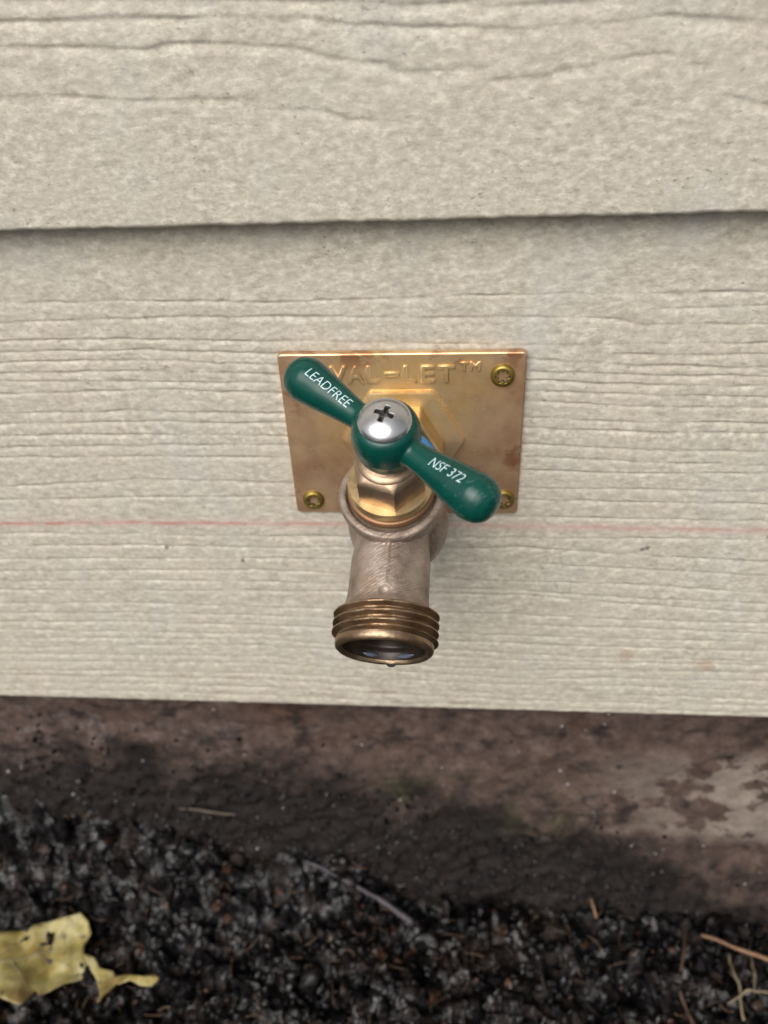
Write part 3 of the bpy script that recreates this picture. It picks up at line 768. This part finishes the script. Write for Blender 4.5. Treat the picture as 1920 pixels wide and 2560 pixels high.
# pan-head screw in the hub
def phil(x, y):
    a = R(17); u = x * math.cos(a) + y * math.sin(a); v = -x * math.sin(a) + y * math.cos(a)
    r = np.hypot(x, y)
    wdt = .40 + .09 * r
    c = np.maximum((1 - sstep(wdt - .16, wdt + .10, np.abs(u))) , (1 - sstep(wdt - .16, wdt + .10, np.abs(v))))
    lim = 1 - sstep(2.0, 2.4, r)
    bowl = (1 - sstep(.5, 1.25, r))
    return np.maximum(c * lim, bowl)
m_steel = mat_turned('polished_steel', (.50, .50, .51), (.60, .60, .61), .17, .06)
recess_screw('handle_screw', m_steel, MH @ Matrix.Translation((0, 0, 4.85 * MM)), 6.2, 3.0, lambda x, y: phil(x, y), 1.9, dome=1.0, parent=handle, nr=110, nt_=220)

# water drop under the lip
lipdir = (MB.to_3x3() @ Vector((0, 1, 0))); lipdir = -lipdir if lipdir.z > 0 else lipdir
dp = Sp + Bd * 39.0 + lipdir * 11.4
dr = lathe([(.05, .9), (1.4, .7), (1.7, .2), (1.65, -.3), (1.4, -.8), (1.0, -1.2), (.5, -1.45), (.05, -1.5)], 32, 'water_drop')
n = NT('water'); n.setv('Base Color', (1, 1, 1, 1)); n.setv('Roughness', 0.0); n.setv('IOR', 1.333); n.setv('Transmission Weight', 1.0)
tag(mesh_obj('water_drop', dr, n.m, matrix=Matrix.Translation((dp + Vector((1, 0, -.2))) * MM)), 'clear water drop hanging from the lip of the faucet spout', 'drop')

# ------------------------------------------------------------------ leaves, twigs and stems on the soil
def leaf_mesh(outline, lift, curl, name, thick=.35):
    bm = bmesh.new()
    vs = [bm.verts.new((x * MM, y * MM, 0)) for x, y in outline]
    f = bm.faces.new(vs); bmesh.ops.triangulate(bm, faces=[f])
    for _ in range(4):
        ed = [e for e in bm.edges if e.calc_length() > .0016]
        if ed: bmesh.ops.subdivide_edges(bm, edges=ed, cuts=1); bmesh.ops.triangulate(bm, faces=bm.faces)
    for v in bm.verts:
        x, y = v.co.x, v.co.y
        xa = np.array([x * 1e3]); ya = np.array([y * 1e3])
        e = (vn(xa / 1.6, ya / 1.6, 3)[0] - .5) * .0004
        v.co.x += e
        v.co.z = ground_at(x, y) + lift * MM + curl(x * 1e3, y * 1e3) * MM + (fbm(xa / 11, ya / 11, 3, 8)[0] - .5) * .006
    me = bpy.data.meshes.new(name); bm.to_mesh(me); bm.free()
    o = bpy.data.objects.new('t', me); COL.objects.link(o)
    so = o.modifiers.new('s', 'SOLIDIFY'); so.thickness = thick * MM
    dg = bpy.context.evaluated_depsgraph_get(); out = bpy.data.meshes.new_from_object(o.evaluated_get(dg)); bpy.data.objects.remove(o)
    return out
def mat_leaf():
    n = NT('yellow_leaf'); x, y, z = n.xyz()
    base = n.ramp(n.noise(60, 5, .6), [(.3, (.28, .20, .045)), (.5, (.36, .30, .10)), (.7, (.41, .37, .21))])
    base = n.mix(n.ramp(n.noise(900, 3, .6), [(.4, 0), (.7, .3)]), base, (.20, .16, .06))
    w = n.t.nodes.new('ShaderNodeTexWave'); w.inputs['Scale'].default_value = 55; w.inputs['Distortion'].default_value = 3; w.inputs['Detail'].default_value = 2
    n.link(n.mapping((1, 1, 1), (0, 0, R(35))), w.inputs['Vector'])
    base = n.mix(n.ramp(w.outputs['Fac'], [(.93, 0), (1, .5)]), base, (.42, .38, .20))
    base = n.mix(n.ramp(n.noise(230, 3, .6), [(.61, 0), (.66, .85)]), base, (.07, .045, .02))
    base = n.mix(n.ramp(n.noise(55, 5, .65), [(.48, 0), (.66, .8)]), base, (.19, .12, .045))
    n.color(base); n.setv('Roughness', .5); n.bump(n.noise(260, 4), .5, .0006); return n.m
m_leaf = mat_leaf()
outl = [(-153.4, -20.1), (-149.5, -22.5), (-146.8, -26.8), (-148.8, -31), (-147.0, -36.1), (-143.8, -40.0), (-144.5, -44.9), (-149.1, -48.0), (-158.6, -54.3), (-160.4, -52.5), (-161.7, -60.0), (-164.7, -60.1), (-171.9, -58.2), (-176.8, -63.1), (-186, -72), (-192, -70), (-196, -80), (-206, -74), (-204, -64), (-214, -58), (-208, -50), (-216, -40), (-203, -37), (-200, -28), (-189.8, -33.4), (-178.7, -29.0), (-165.9, -24.1), (-159.7, -22.6)]
tag(mesh_obj('fallen_leaf', leaf_mesh([(a_, b_ - 5.5) for a_, b_ in outl], 7.6, lambda x, y: 1.6 * math.sin((x + 2 * y) / 17) + min(2.6, .32 * abs((x + 161) * .97 + (y + 45) * .25)) - 1.0 , 'fallen_leaf'), m_leaf), 'large ragged yellow leaf lying on the wet soil', 'leaf')
leaf = bpy.data.objects['fallen_leaf']
frag = [(-147.3, -36.6), (-141, -37.8), (-138.2, -40.6), (-133, -40.4), (-130, -43.2), (-126.3, -43.4), (-116, -45.2), (-111, -43.7), (-109.1, -44.9), (-111.3, -48.2), (-116, -48.6), (-121.2, -46.5), (-126, -47.9), (-128.5, -47.0), (-130.8, -51.8), (-131.6, -56.1), (-134.6, -50.3), (-139.5, -43.7)]
tag(mesh_obj('leaf_fragment', leaf_mesh([(a_, b_ - 5) for a_, b_ in frag], 8.2, lambda x, y: 2.4 * math.sin((x - y) / 6), 'leaf_fragment'), m_leaf), 'small curled yellow leaf scrap with a pointed end on the soil beside the large leaf', 'leaf')
def stick(name, pts, r0, r1, mat, label, cat, lift=4, group=None, seed=0, rigid=False):
    n = 28; P = []
    pa = [Vector((x, y, 0)) for x, y in pts]; L = [0]
    for i in range(1, len(pa)): L.append(L[-1] + (pa[i] - pa[i - 1]).length)
    for k in range(n):
        d = L[-1] * k / (n - 1)
        i = max(j for j in range(len(L) - 1) if L[j] <= d + 1e-6); u = (d - L[i]) / (L[i + 1] - L[i])
        p = pa[i].lerp(pa[i + 1], u)
        p.x += (vn(np.array([k / 5.]), np.array([seed * 3.3]), 5)[0] - .5) * 1.4
        z0 = ground_at(p.x * MM, p.y * MM); t = k / (n - 1)
        if rigid: z0 = ground_at(pts[0][0] * MM, pts[0][1] * MM) * (1 - t) + ground_at(pts[-1][0] * MM, pts[-1][1] * MM) * t
        zz = z0 * 1e3 + lift + (.5 if rigid else 2.0) * math.sin(t * 3.1) + (vn(np.array([k / 4.]), np.array([seed * 5.3]), 7)[0] - .5) * 1.6
        P.append(Vector((p.x, p.y, zz)))
    v = []; f = []; m = 10
    for k, p in enumerate(P):
        tg = (P[min(k + 1, n - 1)] - P[max(k - 1, 0)]).normalized(); a = tg.cross(Vector((0, 0, 1))).normalized(); b = a.cross(tg)
        r = (r0 + (r1 - r0) * k / (n - 1)) * (.8 + .45 * vn(np.array([k * .9]), np.array([seed * 1.3]), 9)[0])
        for i in range(m):
            t = 2 * math.pi * i / m; q = p + (a * math.cos(t) + b * math.sin(t)) * r; v.append(tuple(q * MM))
    for k in range(n - 1):
        for i in range(m):
            j = (i + 1) % m; f.append((k * m + i, k * m + j, (k + 1) * m + j, (k + 1) * m + i))
    f.append(tuple(range(m))); f.append(tuple((n - 1) * m + i for i in range(m)))
    return tag(mesh_obj(name, from_pydata(name, v, f), mat), label, cat, group)
m_twig = mat_plain('grey_twig', (.022, .018, .020), .4, c2=(.09, .075, .088), scale=150, bump=.4)
m_stem = mat_plain('dry_stem', (.16, .085, .045), .6, c2=(.26, .15, .08), scale=150, bump=.4)
m_straw = mat_plain('pale_straw', (.15, .115, .07), .6, c2=(.26, .205, .13), scale=150, bump=.4)
m_dark = mat_plain('dark_stem', (.05, .028, .018), .6, c2=(.10, .055, .035), scale=150, bump=.4)
stick('twig', [(-54, -1.0), (-42, -3.0), (-30, -5.5), (-15.9, -9.8), (-9.3, -12.4), (-1.6, -15.6)], .7, 1.5, m_twig, 'grey twig lying on the soil below the faucet', 'twig', 7.0, seed=1, rigid=True)
G = 'dry stems and straws at the right of the soil'
stick('dry_stem', [(128, -11), (135.4, -14.5), (144.4, -18.0), (168, -25)], .65, 1.05, m_stem, 'thickest orange brown stem, lying level near the right edge', 'stem', 7.5, G, 2)
stick('dry_stem', [(138.3, -18.3), (137.7, -30.9), (136.6, -46.7)], .5, .55, m_straw, 'pale straw crossing under the thick orange stem, pointing down', 'stem', 6, G, 3)
stick('dry_stem', [(130.8, -41.7), (139.9, -36.3), (156, -33.3)], .4, .55, m_straw, 'pale bent straw lowest at the right edge', 'stem', 7.5, G, 4)
stick('dry_stem', [(149.2, -17.6), (147.2, -25), (145.4, -33.3)], .4, .4, m_straw, 'short straw between the orange stem and the lowest bent straw', 'stem', 6, G, 5)
stick('dry_stem', [(75.0, 14.4), (79.1, 6.2), (82.7, -7.3)], .5, .6, m_stem, 'thin brown stem leaning from the foot of the foundation', 'stem', 5, G, 6)
stick('dry_stem', [(127.1, 3.0), (120.3, -14.2), (113.7, -34.1), (117.8, -54.1)], .7, .8, m_dark, 'long dark brown bent stem left of the straws', 'stem', 4, G, 7)
stick('dry_stem', [(138.4, -32.8), (149.1, -14.9)], .4, .4, m_twig, 'thin grey stalk slanting up across the thick orange stem', 'stem', 7, G, 8)
stick('dry_stem', [(71, 10), (78, 9.4)], .7, .5, m_stem, 'very short orange stub beside the thin leaning stem', 'stem', 6, G, 9)

# veins standing up from the large leaf
def vein(pts, r):
    P = []
    for i in range(len(pts) - 1):
        for t in np.linspace(0, 1, 9)[:-1]: P.append((pts[i][0] * (1 - t) + pts[i + 1][0] * t, pts[i][1] * (1 - t) + pts[i + 1][1] * t))
    P.append(pts[-1]); v = []; f = []; m = 8
    bmt = BVHTree.FromPolygons([q.co for q in leaf.data.vertices], [tuple(p.vertices) for p in leaf.data.polygons])
    Q = []
    for x, y in P:
        h = bmt.ray_cast(Vector((x * MM, (y - 5.5) * MM, 0)), Vector((0, 0, -1)))
        if h[0] is not None: Q.append(h[0])
    if len(Q) < 3: return
    for k, p in enumerate(Q):
        tg = (Q[min(k + 1, len(Q) - 1)] - Q[max(k - 1, 0)]).normalized(); a = tg.cross(Vector((0, 0, 1))).normalized(); b = a.cross(tg)
        rr = r * (1 - .7 * k / len(Q)) * MM
        for i in range(m):
            t = 2 * math.pi * i / m; v.append(tuple(p + (a * math.cos(t) + b * math.sin(t)) * rr))
    for k in range(len(Q) - 1):
        for i in range(m):
            j = (i + 1) % m; f.append((k * m + i, k * m + j, (k + 1) * m + j, (k + 1) * m + i))
    mesh_obj('vein', from_pydata('vein', v, f), m_vein, leaf)
m_vein = mat_plain('leaf_vein', (.16, .14, .10), .55, c2=(.30, .27, .14), scale=120)
vein([(-205, -52), (-190, -47), (-175, -42), (-160, -34), (-150, -27)], .50)
vein([(-186, -46), (-178, -38), (-174, -31)], .32)
vein([(-176, -42), (-168, -48), (-161, -55)], .34)
vein([(-168, -38), (-158, -39), (-148, -42)], .32)
vein([(-196, -49), (-190, -57), (-186, -68)], .32)
vein([(-163, -36), (-160, -29), (-158, -24)], .26)
# scattered rootlets and needles, too many and too fine to count
def rootlets():
    rnd = random.Random(5); V = []; Fc = []
    for q in range(280):
        x, y = rnd.uniform(-.2, .18), rnd.uniform(-.09, .012); a = rnd.uniform(0, 6.28); L = rnd.uniform(.003, .012); r = rnd.uniform(.00009, .00024)
        z = ground_at(x, y) + rnd.uniform(.003, .0065); P = []
        b_ = rnd.uniform(-1.2, 1.2)
        for k in range(7):
            t = k / 6; P.append(Vector((x, y, z + .0012 * math.sin(3 * t + q))));
            x += math.cos(a + b_ * t) * L / 6; y += math.sin(a + b_ * t) * L / 6
        base = len(V)
        for k, p in enumerate(P):
            tg = (P[min(k + 1, 6)] - P[max(k - 1, 0)]).normalized(); aa = tg.cross(Vector((0, 0, 1))).normalized(); bb = aa.cross(tg)
            for i in range(5):
                t = 2 * math.pi * i / 5; V.append(tuple(p + (aa * math.cos(t) + bb * math.sin(t)) * r))
        for k in range(6):
            for i in range(5):
                j = (i + 1) % 5; Fc.append((base + k * 5 + i, base + k * 5 + j, base + k * 5 + 5 + j, base + k * 5 + 5 + i))
    tag(mesh_obj('rootlets', from_pydata('rootlets', V, Fc), mat_plain('rootlet', (.03, .018, .012), .6, c2=(.15, .09, .05), scale=60)), 'fine brown rootlets scattered through the soil', None, kind='stuff')
rootlets()

def leaning_straw():
    v = []; f = []; n = 16; m = 8
    P = []
    for k in range(n):
        t = k / (n - 1); x = -.109 + .026 * t; z = -.1975 - .0022 * t + .0006 * math.sin(6 * t)
        P.append(Vector((x, float(foundation_y(np.array([-.096]), np.array([-.1985]))[0]) - .0022, z)))
    for k, p in enumerate(P):
        tg = (P[min(k + 1, n - 1)] - P[max(k - 1, 0)]).normalized(); a = tg.cross(Vector((0, 0, 1))).normalized(); b = a.cross(tg)
        for i in range(m):
            t = 2 * math.pi * i / m; v.append(tuple(p + (a * math.cos(t) * .0005 + b * math.sin(t) * .0009) * (.6 + .4 * math.sin(math.pi * k / (n - 1)))))
    for k in range(n - 1):
        for i in range(m):
            j = (i + 1) % m; f.append((k * m + i, k * m + j, (k + 1) * m + j, (k + 1) * m + i))
    tag(mesh_obj('straw', from_pydata('straw', v, f), mat_plain('dull_straw', (.07, .055, .04), .6, c2=(.10, .08, .058))), 'short pale straw stuck level across the dirty foundation, left of the faucet', 'straw')
leaning_straw()
